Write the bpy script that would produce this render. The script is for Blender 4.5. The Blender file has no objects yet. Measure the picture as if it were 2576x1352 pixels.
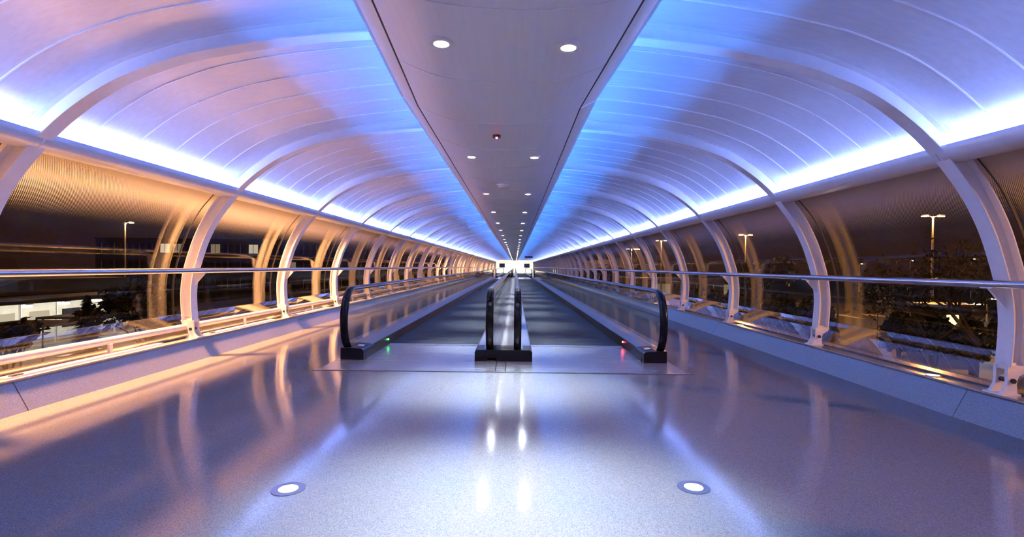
import bpy, bmesh, math, random
from mathutils import Vector, Matrix
random.seed(7)
sc = bpy.context.scene
C = sc.collection
PI = math.pi

# ------------------------------------------------------------------ camera
EYE = (0.136, 0.0, 1.2)
FPX = 1300.0
cam_d = bpy.data.cameras.new('camera')
cam_d.sensor_fit = 'HORIZONTAL'; cam_d.sensor_width = 36.0
cam_d.lens = 36.0 * FPX / 2576.0
cam_d.clip_start = 0.05; cam_d.clip_end = 2000
cam = bpy.data.objects.new('camera', cam_d); C.objects.link(cam)
yaw = 8.0 / FPX; pitch = -5.0 / FPX; roll = 0.011
cam.matrix_world = (Matrix.Translation(EYE) @ Matrix.Rotation(yaw, 4, 'Z')
                    @ Matrix.Rotation(PI/2 + pitch, 4, 'X') @ Matrix.Rotation(roll, 4, 'Z'))
sc.camera = cam

# ------------------------------------------------------------------ world
w = bpy.data.worlds.new('night_sky'); sc.world = w; w.use_nodes = True
nt = w.node_tree; nt.nodes.clear()
wo = nt.nodes.new('ShaderNodeOutputWorld'); bg = nt.nodes.new('ShaderNodeBackground')
tc = nt.nodes.new('ShaderNodeTexCoord'); sx = nt.nodes.new('ShaderNodeSeparateXYZ')
rp = nt.nodes.new('ShaderNodeValToRGB')
rp.color_ramp.elements[0].position = 0.0; rp.color_ramp.elements[0].color = (0.0210, 0.0085, 0.0050, 1)
rp.color_ramp.elements[1].position = 0.45; rp.color_ramp.elements[1].color = (0.0085, 0.0045, 0.0055, 1)
nt.links.new(tc.outputs['Generated'], sx.inputs[0]); nt.links.new(sx.outputs['Z'], rp.inputs[0])
nt.links.new(rp.outputs[0], bg.inputs[0]); nt.links.new(bg.outputs[0], wo.inputs[0])
bg.inputs[1].default_value = 0.38

# ------------------------------------------------------------------ exposure / levels of the lamps
vs = sc.view_settings
vs.view_transform = 'Standard'; vs.look = 'None'; vs.exposure = 1.62; vs.gamma = 1.0
vs.use_curve_mapping = False
sc.cycles.use_denoising = True
sc.cycles.use_adaptive_sampling = True
sc.cycles.adaptive_threshold = 0.03
sc.cycles.sample_clamp_indirect = 6.0
sc.cycles.max_bounces = 5
sc.cycles.diffuse_bounces = 3
sc.cycles.glossy_bounces = 2
sc.cycles.transparent_max_bounces = 12
COVE_E, COVE_C = 29.0, (0.24, 0.345, 1.0)
SOFF_E, SOFF_C = 105.0, (0.05, 0.25, 1.0)
DOWN_W = 180.0
FLOOD_W, FLOOD_C = 2800.0, (1.0, 0.48, 0.17)
FLOOD_NEAR = 4.4
MAST_W, MAST_C = 5800.0, (1.0, 0.46, 0.13)

# ------------------------------------------------------------------ materials
def new_mat(name):
    m = bpy.data.materials.new(name); m.use_nodes = True
    n = m.node_tree.nodes; b = n['Principled BSDF']
    return m, m.node_tree, b
def pbr(name, col, rough=0.5, metal=0.0, spec=0.5, noise=None, bump=None, coat=0.0, coat_rough=0.05):
    """noise=(scale, amount): colour grain; bump=(scale, strength)"""
    m, t, b = new_mat(name)
    b.inputs['Base Color'].default_value = (*col, 1); b.inputs['Roughness'].default_value = rough
    b.inputs['Metallic'].default_value = metal; b.inputs['Specular IOR Level'].default_value = spec
    b.inputs['Coat Weight'].default_value = coat; b.inputs['Coat Roughness'].default_value = coat_rough
    tcn = t.nodes.new('ShaderNodeTexCoord')
    if noise:
        nz = t.nodes.new('ShaderNodeTexNoise'); nz.inputs['Scale'].default_value = noise[0]; nz.inputs['Detail'].default_value = 3
        r = t.nodes.new('ShaderNodeValToRGB')
        lo, hi = 1 - noise[1], 1 + noise[1]
        r.color_ramp.elements[0].position = 0.32; r.color_ramp.elements[1].position = 0.68
        r.color_ramp.elements[0].color = (*[c*lo for c in col], 1); r.color_ramp.elements[1].color = (*[min(1, c*hi) for c in col], 1)
        t.links.new(tcn.outputs['Object'], nz.inputs['Vector']); t.links.new(nz.outputs[0], r.inputs[0]); t.links.new(r.outputs[0], b.inputs['Base Color'])
    if bump:
        nb = t.nodes.new('ShaderNodeTexNoise'); nb.inputs['Scale'].default_value = bump[0]; nb.inputs['Detail'].default_value = 2
        bp = t.nodes.new('ShaderNodeBump'); bp.inputs['Strength'].default_value = bump[1]; bp.inputs['Distance'].default_value = 0.01
        t.links.new(tcn.outputs['Object'], nb.inputs['Vector']); t.links.new(nb.outputs[0], bp.inputs['Height']); t.links.new(bp.outputs[0], b.inputs['Normal'])
    return m
def emit(name, col, strength):
    m = bpy.data.materials.new(name); m.use_nodes = True
    t = m.node_tree; t.nodes.clear()
    o = t.nodes.new('ShaderNodeOutputMaterial'); e = t.nodes.new('ShaderNodeEmission')
    e.inputs[0].default_value = (*col, 1); e.inputs[1].default_value = strength
    t.links.new(e.outputs[0], o.inputs[0])
    return m
def glass_mat(name, tint, ior=1.5, frit=False, rough=0.0, gain=1.0):
    """clear sheet: Fresnel reflection over plain transmission; frit=True adds the printed white dot band along the top edge"""
    m = bpy.data.materials.new(name); m.use_nodes = True
    t = m.node_tree; t.nodes.clear(); L = t.links.new
    o = t.nodes.new('ShaderNodeOutputMaterial')
    tr = t.nodes.new('ShaderNodeBsdfTransparent'); tr.inputs[0].default_value = (*tint, 1)
    gl = t.nodes.new('ShaderNodeBsdfGlossy'); gl.inputs['Roughness'].default_value = rough
    gl.inputs[0].default_value = (1, 1, 1, 1)
    fr = t.nodes.new('ShaderNodeFresnel')
    ge = t.nodes.new('ShaderNodeNewGeometry'); io = t.nodes.new('ShaderNodeMapRange')
    io.inputs['To Min'].default_value = ior; io.inputs['To Max'].default_value = 1.0/ior
    L(ge.outputs['Backfacing'], io.inputs[0]); L(io.outputs[0], fr.inputs[0])
    mg = t.nodes.new('ShaderNodeMath'); mg.operation = 'MULTIPLY'; mg.inputs[1].default_value = gain; mg.use_clamp = True
    L(fr.outputs[0], mg.inputs[0])
    mx = t.nodes.new('ShaderNodeMixShader'); L(mg.outputs[0], mx.inputs[0]); L(tr.outputs[0], mx.inputs[1]); L(gl.outputs[0], mx.inputs[2])
    last = mx
    if frit:
        tcn = t.nodes.new('ShaderNodeTexCoord'); sep = t.nodes.new('ShaderNodeSeparateXYZ'); L(tcn.outputs['Object'], sep.inputs[0])
        # dot rows: staggered grid in (s, h)
        def dots(off):
            cmb = t.nodes.new('ShaderNodeCombineXYZ')
            for k, ax in enumerate(('Y', 'Z')):
                ml = t.nodes.new('ShaderNodeMath'); ml.operation = 'MULTIPLY_ADD'; ml.inputs[1].default_value = 60.0; ml.inputs[2].default_value = off
                L(sep.outputs[ax], ml.inputs[0])
                f = t.nodes.new('ShaderNodeMath'); f.operation = 'FRACT'; L(ml.outputs[0], f.inputs[0])
                s_ = t.nodes.new('ShaderNodeMath'); s_.operation = 'SUBTRACT'; s_.inputs[1].default_value = 0.5; L(f.outputs[0], s_.inputs[0])
                L(s_.outputs[0], cmb.inputs[k])
            ln = t.nodes.new('ShaderNodeVectorMath'); ln.operation = 'LENGTH'; L(cmb.outputs[0], ln.inputs[0])
            return ln.outputs['Value']
        d1, d2 = dots(0.0), dots(0.5)
        mn = t.nodes.new('ShaderNodeMath'); mn.operation = 'MINIMUM'; L(d1, mn.inputs[0]); L(d2, mn.inputs[1])
        # dot radius grows with height
        rr = t.nodes.new('ShaderNodeMapRange'); rr.inputs['From Min'].default_value = 1.60; rr.inputs['From Max'].default_value = 2.08
        rr.inputs['To Min'].default_value = 0.0; rr.inputs['To Max'].default_value = 0.45; L(sep.outputs['Z'], rr.inputs[0])
        lt = t.nodes.new('ShaderNodeMath'); lt.operation = 'LESS_THAN'; L(mn.outputs[0], lt.inputs[0]); L(rr.outputs[0], lt.inputs[1])
        df = t.nodes.new('ShaderNodeBsdfDiffuse'); df.inputs[0].default_value = (0.36, 0.35, 0.35, 1)
        tl = t.nodes.new('ShaderNodeBsdfTranslucent'); tl.inputs[0].default_value = (0.42, 0.38, 0.36, 1)
        dm = t.nodes.new('ShaderNodeMixShader'); dm.inputs[0].default_value = 0.30; L(df.outputs[0], dm.inputs[1]); L(tl.outputs[0], dm.inputs[2])
        m2 = t.nodes.new('ShaderNodeMixShader'); L(lt.outputs[0], m2.inputs[0]); L(mx.outputs[0], m2.inputs[1]); L(dm.outputs[0], m2.inputs[2])
        last = m2
    L(last.outputs[0], o.inputs[0])
    return m
def translucent_mat(name, col):
    m = bpy.data.materials.new(name); m.use_nodes = True
    t = m.node_tree; t.nodes.clear(); L = t.links.new
    o = t.nodes.new('ShaderNodeOutputMaterial'); a = t.nodes.new('ShaderNodeBsdfTranslucent'); b = t.nodes.new('ShaderNodeBsdfDiffuse'); mx = t.nodes.new('ShaderNodeMixShader')
    a.inputs[0].default_value = (*col, 1); b.inputs[0].default_value = (*col, 1); mx.inputs[0].default_value = .35
    L(a.outputs[0], mx.inputs[1]); L(b.outputs[0], mx.inputs[2]); L(mx.outputs[0], o.inputs[0])
    return m
def terrazzo(name, base, dark, rough, scale=260, coat=0.0, patch=0.10):
    m, t, b = new_mat(name); L = t.links.new
    tcn = t.nodes.new('ShaderNodeTexCoord')
    v = t.nodes.new('ShaderNodeTexVoronoi'); v.inputs['Scale'].default_value = scale; L(tcn.outputs['Object'], v.inputs['Vector'])
    r = t.nodes.new('ShaderNodeValToRGB'); el = r.color_ramp.elements
    el[0].position = 0.0; el[0].color = (*dark, 1); el[1].position = 0.55; el[1].color = (*base, 1)
    e2 = r.color_ramp.elements.new(0.9); e2.color = (*[min(1, c*1.25) for c in base], 1)
    sp = t.nodes.new('ShaderNodeSeparateColor'); L(v.outputs['Color'], sp.inputs[0]); L(sp.outputs[0], r.inputs[0])
    n2 = t.nodes.new('ShaderNodeTexNoise'); n2.inputs['Scale'].default_value = 0.9; n2.inputs['Detail'].default_value = 4; L(tcn.outputs['Object'], n2.inputs['Vector'])
    r2 = t.nodes.new('ShaderNodeMapRange'); r2.inputs['To Min'].default_value = 1 - patch; r2.inputs['To Max'].default_value = 1 + patch; L(n2.outputs[0], r2.inputs[0])
    mu = t.nodes.new('ShaderNodeMix'); mu.data_type = 'RGBA'; mu.blend_type = 'MULTIPLY'; mu.inputs[0].default_value = 1.0
    L(r.outputs[0], mu.inputs[6]); L(r2.outputs[0], mu.inputs[7]); L(mu.outputs[2], b.inputs['Base Color'])
    rr = t.nodes.new('ShaderNodeMapRange'); rr.inputs['To Min'].default_value = rough*0.7; rr.inputs['To Max'].default_value = rough*1.4; L(n2.outputs[0], rr.inputs[0])
    L(rr.outputs[0], b.inputs['Roughness'])
    b.inputs['Coat Weight'].default_value = coat; b.inputs['Coat Roughness'].default_value = 0.05
    return m
def brushed(name, col, rough, metal, axis='Y', amt=0.12, scale=90):
    """rolled sheet with fine streaks along an axis"""
    m, t, b = new_mat(name); L = t.links.new
    tcn = t.nodes.new('ShaderNodeTexCoord'); mp = t.nodes.new('ShaderNodeMapping')
    sc_ = [scale, scale, scale]; sc_['XYZ'.index(axis)] = 1.2; mp.inputs['Scale'].default_value = sc_
    nz = t.nodes.new('ShaderNodeTexNoise'); nz.inputs['Scale'].default_value = 1.0; nz.inputs['Detail'].default_value = 3
    L(tcn.outputs['Object'], mp.inputs[0]); L(mp.outputs[0], nz.inputs['Vector'])
    r = t.nodes.new('ShaderNodeMapRange'); r.inputs['To Min'].default_value = rough*(1-amt*2); r.inputs['To Max'].default_value = rough*(1+amt*2)
    L(nz.outputs[0], r.inputs[0]); L(r.outputs[0], b.inputs['Roughness'])
    cr = t.nodes.new('ShaderNodeValToRGB')
    cr.color_ramp.elements[0].position = .3; cr.color_ramp.elements[1].position = .7
    cr.color_ramp.elements[0].color = (*[c*(1-amt) for c in col], 1); cr.color_ramp.elements[1].color = (*[min(1, c*(1+amt)) for c in col], 1)
    L(nz.outputs[0], cr.inputs[0]); L(cr.outputs[0], b.inputs['Base Color'])
    b.inputs['Metallic'].default_value = metal
    return m
def belt_mat(name):
    m, t, b = new_mat(name); L = t.links.new
    tcn = t.nodes.new('ShaderNodeTexCoord')
    wv = t.nodes.new('ShaderNodeTexWave'); wv.wave_type = 'BANDS'; wv.bands_direction = 'X'; wv.inputs['Scale'].default_value = 28.0
    wv.inputs['Distortion'].default_value = 0.0
    L(tcn.outputs['Object'], wv.inputs['Vector'])
    cr = t.nodes.new('ShaderNodeValToRGB'); cr.color_ramp.elements[0].color = (0.008, 0.009, 0.011, 1); cr.color_ramp.elements[1].color = (0.085, 0.09, 0.095, 1)
    L(wv.outputs['Fac'], cr.inputs[0]); L(cr.outputs[0], b.inputs['Base Color'])
    bp = t.nodes.new('ShaderNodeBump'); bp.inputs['Strength'].default_value = 0.5; bp.inputs['Distance'].default_value = 0.004
    L(wv.outputs['Fac'], bp.inputs['Height']); L(bp.outputs[0], b.inputs['Normal'])
    b.inputs['Metallic'].default_value = 0.0; b.inputs['Roughness'].default_value = 0.7; b.inputs['Specular IOR Level'].default_value = 0.06
    return m

M = dict(
    rib=pbr('white_paint', (0.80, 0.79, 0.80), 0.34, 0, 0.5, noise=(14, .03)),
    foot=pbr('cast_white_paint', (0.82, 0.79, 0.77), 0.45, 0, 0.5, noise=(40, .05), bump=(60, .08)),
    vault=brushed('vault_sheet', (0.72, 0.73, 0.77), 0.24, 0.25, 'X', .05, 30),
    bead=pbr('seam_bead', (0.86, 0.87, 0.90), 0.30, 0.1, noise=(30, .02)),
    soffit=brushed('soffit_sheet', (0.82, 0.84, 0.92), 0.36, 0.15, 'Y', .025, 40),
    lip=pbr('soffit_lip_paint', (0.84, 0.87, 0.94), 0.30, 0.1, noise=(20, .03)),
    lip_glow_strip=translucent_mat('lip_glow_translucent', (0.90, 0.93, 0.96)),  # for the added strip that brightens the lip's rim
    trough=pbr('cove_trough_paint', (0.78, 0.77, 0.79), 0.24, 0.15, noise=(16, .03)),
    floor=terrazzo('floor_terrazzo', (0.20, 0.20, 0.21), (0.125, 0.125, 0.135), 0.10, 330),
    kerb=terrazzo('kerb_terrazzo', (0.22, 0.23, 0.26), (0.15, 0.15, 0.17), 0.34, 300),
    sill=brushed('sill_metal', (0.62, 0.58, 0.57), 0.26, 0.6, 'Y', .08, 60),
    glass=glass_mat('curved_glass', (0.90, 0.87, 0.86), 1.52, True, 0.0, 1.15),
    low_glass=glass_mat('lower_glass', (0.90, 0.87, 0.86), 1.5, False, 0.0, 2.0),
    bal_glass=glass_mat('balustrade_glass', (0.93, 0.95, 0.95), 1.5, False, 0.0, 1.0),
    gasket=pbr('gasket_rubber', (0.020, 0.020, 0.022), 0.55, noise=(80, .2)),
    rail=brushed('rail_steel', (0.66, 0.66, 0.68), 0.20, 1.0, 'Y', .06, 50),
    rubber=pbr('handrail_rubber', (0.005, 0.005, 0.007), 0.24, 0, 0.16, noise=(60, .2)),
    black=pbr('black_cladding', (0.006, 0.006, 0.009), 0.30, 0.0, 0.16, noise=(40, .2)),
    deck=brushed('deck_aluminium', (0.34, 0.34, 0.38), 0.30, 0.75, 'Y', .08, 60),
    skirt=brushed('skirt_dark', (0.020, 0.020, 0.028), 0.34, 0.3, 'Y', .1, 60),
    plate=brushed('landing_plate', (0.50, 0.50, 0.52), 0.26, 0.7, 'X', .08, 80),
    belt=belt_mat('pallet_belt'),
    steel=pbr('fitting_steel', (0.6, 0.6, 0.62), 0.28, 0.9, noise=(50, .05)),
    dark=pbr('dark_plastic', (0.03, 0.03, 0.035), 0.4, noise=(60, .15)),
    white=pbr('white_plastic', (0.80, 0.80, 0.80), 0.35, noise=(50, .03)),
    pipe=pbr('pipe_paint', (0.66, 0.62, 0.58), 0.35, 0.1, noise=(18, .08)),
    cove=emit('cove_lamp', COVE_C, COVE_E),
    blue=emit('blue_lamp', SOFF_C, SOFF_E),
    spot=emit('downlight_lamp', (0.95, 0.98, 1.0), 150.0),
    flens=emit('floor_lamp_lens', (0.95, 0.97, 1.0), 7.0),
    ring=pbr('floor_lamp_ring', (0.26, 0.30, 0.42), 0.3, 0.8, noise=(40, .05)),
    red=emit('red_led', (1.0, 0.04, 0.05), 14.0),
    green=emit('green_led', (0.05, 1.0, 0.15), 5.0),
    sodium=emit('sodium_lamp', (1.0, 0.56, 0.16), 90.0),
    whitelamp=emit('white_lamp', (1.0, 0.95, 0.80), 30.0),
    sill_glow=emit('sill_glow', (1.0, 0.78, 0.55), 6.0),
    hall_lamp=emit('hall_lamp', (1.0, 0.93, 0.74), 9.0),
    hall=pbr('hall_wall_paint', (0.86, 0.84, 0.76), 0.6, noise=(3, .03)),
)

# ------------------------------------------------------------------ the tunnel's line: a near stretch that meets the long one at a slight bend
YJ = 3.95                      # joint
TH = math.radians(3.1)         # bend
BAY = 2.64
def frame(s):
    if s >= 0: c = (0.0, YJ + s)
    else: c = (-s*math.sin(TH), YJ + s*math.cos(TH))
    k = max(0.0, min(1.0, (1.3 - s)/2.6))
    return c, TH*k
def W(x, s, h):
    (cx, cy), a = frame(s)
    return (cx + x*math.cos(a), cy + x*math.sin(a), h)
def S(y): return y - YJ        # world depth in the long stretch -> station

class MB:
    def __init__(self): self.v = []; self.f = []; self.m = []
    def add(self, vs_, fs, mi=0):
        o = len(self.v); self.v += [tuple(p) for p in vs_]
        for f in fs: self.f.append(tuple(i + o for i in f)); self.m.append(mi)
        return self
    def box(self, x0, x1, y0, y1, z0, z1, mi=0):
        vs_ = [(x0,y0,z0),(x1,y0,z0),(x1,y1,z0),(x0,y1,z0),(x0,y0,z1),(x1,y0,z1),(x1,y1,z1),(x0,y1,z1)]
        return self.add(vs_, [(0,3,2,1),(4,5,6,7),(0,1,5,4),(1,2,6,5),(2,3,7,6),(3,0,4,7)], mi)
    def prism(self, loop, stations, mi=0, cap=True, closed=True):
        """loop [(x,h)] swept over stations (local y)"""
        n = len(loop); vs_ = [(x, s, h) for s in stations for x, h in loop]; fs = []
        for k in range(len(stations)-1):
            for i in range(n if closed else n-1):
                j = (i+1) % n
                fs.append((k*n+i, k*n+j, (k+1)*n+j, (k+1)*n+i))
        if cap and closed:
            fs.append(tuple(range(n))[::-1]); o = (len(stations)-1)*n
            fs.append(tuple(o+i for i in range(n)))
        return self.add(vs_, fs, mi)
    def tube(self, pts, r, n=8, mi=0, cap=True):
        pts = [Vector(p) for p in pts]; rs = r if isinstance(r, (list, tuple)) else [r]*len(pts)
        vs_ = []; fs = []; prev = None
        for k, p in enumerate(pts):
            d = (pts[min(k+1, len(pts)-1)] - pts[max(k-1, 0)]).normalized()
            a = prev if prev is not None else Vector((0,0,1)) if abs(d.z) < 0.9 else Vector((1,0,0))
            u = (a - d*a.dot(d)).normalized(); vv = d.cross(u); prev = u
            for i in range(n):
                t_ = 2*PI*i/n; vs_.append(p + (u*math.cos(t_) + vv*math.sin(t_))*rs[k])
        for k in range(len(pts)-1):
            for i in range(n):
                j = (i+1) % n; fs.append((k*n+i, k*n+j, (k+1)*n+j, (k+1)*n+i))
        if cap:
            fs.append(tuple(range(n))[::-1]); o = (len(pts)-1)*n; fs.append(tuple(o+i for i in range(n)))
        return self.add(vs_, fs, mi)
    def disc(self, c, r, z0, z1, n=24, mi=0):
        vs_ = [(c[0]+r*math.cos(2*PI*i/n), c[1]+r*math.sin(2*PI*i/n), z) for z in (z0, z1) for i in range(n)]
        fs = [(i, (i+1) % n, n+(i+1) % n, n+i) for i in range(n)] + [tuple(range(n))[::-1], tuple(range(n, 2*n))]
        return self.add(vs_, fs, mi)
    def ring(self, c, r0, r1, z0, z1, n=28, mi=0):
        vs_ = []
        for rr, z in ((r0, z0), (r1, z0), (r1, z1), (r0, z1)):
            vs_ += [(c[0]+rr*math.cos(2*PI*i/n), c[1]+rr*math.sin(2*PI*i/n), z) for i in range(n)]
        fs = []
        for k in range(4):
            for i in range(n):
                j = (i+1) % n; k2 = (k+1) % 4; fs.append((k*n+i, k*n+j, k2*n+j, k2*n+i))
        return self.add(vs_, fs, mi)
    def mesh(self, name, mats, warp=None, s0=0.0, smooth=None):
        vs_ = self.v if warp is None else [warp(x, y+s0, z) for x, y, z in self.v]
        me = bpy.data.meshes.new(name); me.from_pydata(vs_, [], self.f)
        for mt in (mats if isinstance(mats, (list, tuple)) else [mats]): me.materials.append(mt)
        me.polygons.foreach_set('material_index', self.m)
        bm = bmesh.new(); bm.from_mesh(me); bmesh.ops.recalc_face_normals(bm, faces=bm.faces); bm.to_mesh(me); bm.free()
        if smooth is not None:
            me.polygons.foreach_set('use_smooth', [True]*len(me.polygons))
            me.set_sharp_from_angle(angle=math.radians(smooth))
        me.update()
        return me
def link(name, me, parent=None, loc=(0,0,0), rz=0.0):
    o = bpy.data.objects.new(name, me); C.objects.link(o); o.location = loc; o.rotation_euler = (0, 0, rz)
    if parent is not None: o.parent = parent
    return o
def tag(o, label=None, cat=None, group=None, kind=None):
    if label: o['label'] = label
    if cat: o['category'] = cat
    if group: o['group'] = group
    if kind: o['kind'] = kind
    return o
def empty(name, loc=(0,0,0), rz=0.0): return link(name, None, None, loc, rz)
def thing(name, label, cat, loc=(0,0,0), rz=0.0, group=None):
    return tag(empty(name, loc, rz), label, cat, group)
_cache = {}
def run(name, builder, s0, s1, mats, parent=None, smooth=None, key=None):
    """a length of the tunnel between stations: shared mesh in the straight stretch, bent mesh near the joint. builder(length) -> MB"""
    if s0 >= 1.29:
        k = (key or name, round(s1-s0, 3))
        if k not in _cache: _cache[k] = builder(s1-s0).mesh(name, mats, None, 0, smooth)
        return link(name, _cache[k], parent, (0, YJ+s0, 0))
    return link(name, builder(s1-s0).mesh(name, mats, W, s0, smooth), parent)
def cuts(L, step=0.44):
    n = max(1, int(round(L/step))); return [L*i/n for i in range(n+1)]

def spline(pts, sub=5):
    out = []
    for i in range(len(pts)-1):
        p0 = pts[max(i-1, 0)]; p1 = pts[i]; p2 = pts[i+1]; p3 = pts[min(i+2, len(pts)-1)]
        for k in range(sub):
            t = k/sub
            out.append(tuple(0.5*((2*b) + (-a+c)*t + (2*a-5*b+4*c-d)*t*t + (-a+3*b-3*c+d)*t**3) for a, b, c, d in zip(p0, p1, p2, p3)))
    out.append(pts[-1]); return out
def offset(pts, d):
    out = []
    for i, p in enumerate(pts):
        a = pts[max(i-1, 0)]; b = pts[min(i+1, len(pts)-1)]
        tx, tz = b[0]-a[0], b[1]-a[1]; l = math.hypot(tx, tz)
        out.append((p[0] + tz/l*d, p[1] - tx/l*d))
    return out
def mir(pts): return [(-x, h) for x, h in pts]

# cross-section (right half)
RIB_IN = spline([(3.952,.47),(3.968,.66),(3.972,.85),(3.945,1.07),(3.885,1.29),(3.795,1.54),(3.645,1.815),(3.405,2.115),
                 (3.16,2.345),(2.86,2.545),(2.55,2.675),(2.25,2.765),(1.67,2.87),(0.98,2.94),(0.0,2.97)], 4)
RIB_OUT = offset(RIB_IN, 0.135)
VAULT_IN = [(3.715,2.095),(3.60,2.215)] + [p for p in offset(RIB_IN, 0.125) if p[1] > 2.30 and p[0] > -0.01]
VAULT_IN[-1] = (0.0, VAULT_IN[-1][1])
LOWER = [(4.022,.245),(4.120,.375),(4.232,.532)]
GLASS = spline([(4.230,.534),(4.236,.68),(4.24,.85),(4.215,1.08),(4.15,1.33),(4.05,1.60),(3.905,1.87),(3.715,2.10)], 4)
TROUGH = spline([(3.398,2.165),(3.402,2.12),(3.425,2.078),(3.475,2.052),(3.545,2.044),(3.615,2.056),(3.67,2.08),(3.705,2.112)], 3)
KERB_H, KERB_T, KERB_B = 0.25, 3.89, 3.745
S_NEAR = -3*BAY
N_BAYS = 36
S_END = N_BAYS*BAY             # about 95 m ahead
BAYS = list(range(-3, N_BAYS))

def sheet(pts, th): return list(pts) + offset(pts, th)[::-1]

# ================================================================== setting
# floor
def floor_b(L):
    m = MB(); m.prism([(-3.76,-.12),(3.76,-.12),(3.76,0),(-3.76,0)], cuts(L, 1.3)); return m
o = run('floor', floor_b, S_NEAR-2, S_END+14, M['floor']); tag(o, 'polished pale speckled terrazzo floor of the tunnel', None, None, 'structure')

# kerb walls with stones and sill
for side, sg in (('left', -1), ('right', 1)):
    core = run('wall_'+side, lambda L: MB().prism([(sg*x, h) for x, h in [(3.92,-.12),(4.42,-.12),(4.42,.226),(3.92,.226)]], cuts(L, 1.3)), S_NEAR, S_END, M['gasket'], None, None, 'wall_'+side)
    tag(core, 'low kerb wall along the %s of the tunnel floor' % ('warm lit side' if sg < 0 else 'blue lit side'), None, None, 'structure')
    s = S_NEAR + 0.05 - 2*BAY + BAY; k = 0
    first = S_NEAR
    edges = [S_NEAR] + [0.25 + 2*BAY*i for i in range(-1, N_BAYS//2)] + [S_END]
    for a, b in zip(edges[:-1], edges[1:]):
        st = run('kerb_stone', lambda L: MB().prism([(sg*x, h) for x, h in [(KERB_B,-.02),(3.92,-.02),(3.92,KERB_H-.012),(KERB_T+.004,KERB_H-.012),(KERB_T-.012,KERB_H-.03)]], [.004]+cuts(L, 1.3)[1:-1]+[L-.004]), a, b, M['kerb'], core, None, 'kerb_stone'+side)
    for i in BAYS:
        run('sill_plate', lambda L: MB().prism([(sg*x, h) for x, h in [(3.868,KERB_H-.014),(3.868,KERB_H),(4.24,KERB_H),(4.24,KERB_H-.014)]], [.002]+cuts(L, .7)[1:-1]+[L-.002]), i*BAY, (i+1)*BAY, M['sill'], core, None, 'sill_plate'+side)

# glazing
for n_, sg in ((1, -1), (2, 1)):
    win = tag(empty('window_%d' % n_), 'curved glazing with a printed dot band along its top, %s side' % ('warm lit' if sg < 0 else 'blue lit'), None, None, 'structure')
    for i in BAYS:
        run('glass_pane', lambda L: MB().prism([(sg*x, h) for x, h in sheet(GLASS, .012)], [.006, L-.006]), i*BAY, (i+1)*BAY, M['glass'], win, 40, 'glass_pane%d' % sg)
        run('lower_pane', lambda L: MB().prism([(sg*x, h) for x, h in sheet(LOWER, .012)], [.006, L-.006]), i*BAY, (i+1)*BAY, M['low_glass'], win, 40, 'low_pane%d' % sg)
        if i > -3:
            run('gasket', lambda L: MB().prism([(sg*x, h) for x, h in sheet(offset(GLASS, -.004), .020)], [0, L]), i*BAY-.006, i*BAY+.006, M['gasket'], win, 40, 'gasket%d' % sg)
    run('bottom_gasket', lambda L: MB().prism([(sg*x, h) for x, h in [(4.012,.245),(4.046,.245),(4.052,.262),(4.020,.262)]], cuts(L, 1.3)), S_NEAR, S_END, M['gasket'], win, None, 'bottom_gasket%d' % sg)

# ceiling: vault panels
ceil = tag(empty('ceiling'), 'pale vaulted ceiling of curved metal panels', None, None, 'structure')
def arc_cut(pts, x_min): return [p for p in pts if p[0] >= x_min]
V_LOOP = sheet(VAULT_IN, .02)
def panel_b(sg):
    def b(L):
        m = MB(); m.prism([(sg*x, h) for x, h in V_LOOP], [.003, L/2, L-.003])
        bead = VAULT_IN[2:]
        m.prism([(sg*x, h) for x, h in list(offset(bead, -.007)) + bead[::-1]], [L-.011, L], 1)
        return m
    return b
def bay_sheet_b(sg):
    def b(L):
        m = MB(); p = L/6
        for k in range(6):
            m.prism([(sg*x, h) for x, h in V_LOOP], [k*p+.003, (k+1)*p-.003])
            m.prism([(sg*x, h) for x, h in list(offset(VAULT_IN[2:], -.007)) + VAULT_IN[2:][::-1]], [(k+1)*p-.011, (k+1)*p], 1)
        return m
    return b
for sg in (-1, 1):
    for i in BAYS:
        if i < 12:
            for k in range(6):
                run('vault_panel', panel_b(sg), i*BAY + k*BAY/6, i*BAY + (k+1)*BAY/6, [M['vault'], M['bead']], ceil, 30, 'vp%d' % sg)
        else:
            run('vault_bay', bay_sheet_b(sg), i*BAY, (i+1)*BAY, [M['vault'], M['bead']], ceil, 30, 'vb%d' % sg)

# cove troughs
for n_, sg in ((1, -1), (2, 1)):
    tr_ = tag(empty('trim_%d' % n_), 'rounded light trough at the foot of the vault, %s side' % ('warm lit' if sg < 0 else 'blue lit'), None, None, 'structure')
    for i in BAYS:
        run('trough_segment', lambda L: MB().prism([(sg*x, h) for x, h in sheet(TROUGH, -.008)], [.010]+cuts(L, .66)[1:-1]+[L-.010]), i*BAY, (i+1)*BAY, M['trough'], tr_, 40, 'trough%d' % sg)

# cove lamps (inside the troughs)
for sg in (-1, 1):
    t = thing('cove_light', 'bluish white strip light hidden in the trough, %s side' % ('warm lit' if sg < 0 else 'blue lit'), 'light', (0, 0, 0))
    for i in BAYS:
        run('lamp_tube', lambda L: MB().prism([(sg*x, h) for x, h in [(3.50,2.078),(3.57,2.078),(3.57,2.090),(3.50,2.090)]], [.10, L/2, L-.10]), i*BAY, (i+1)*BAY, M['cove'], t, None, 'lt%d' % sg)

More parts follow.
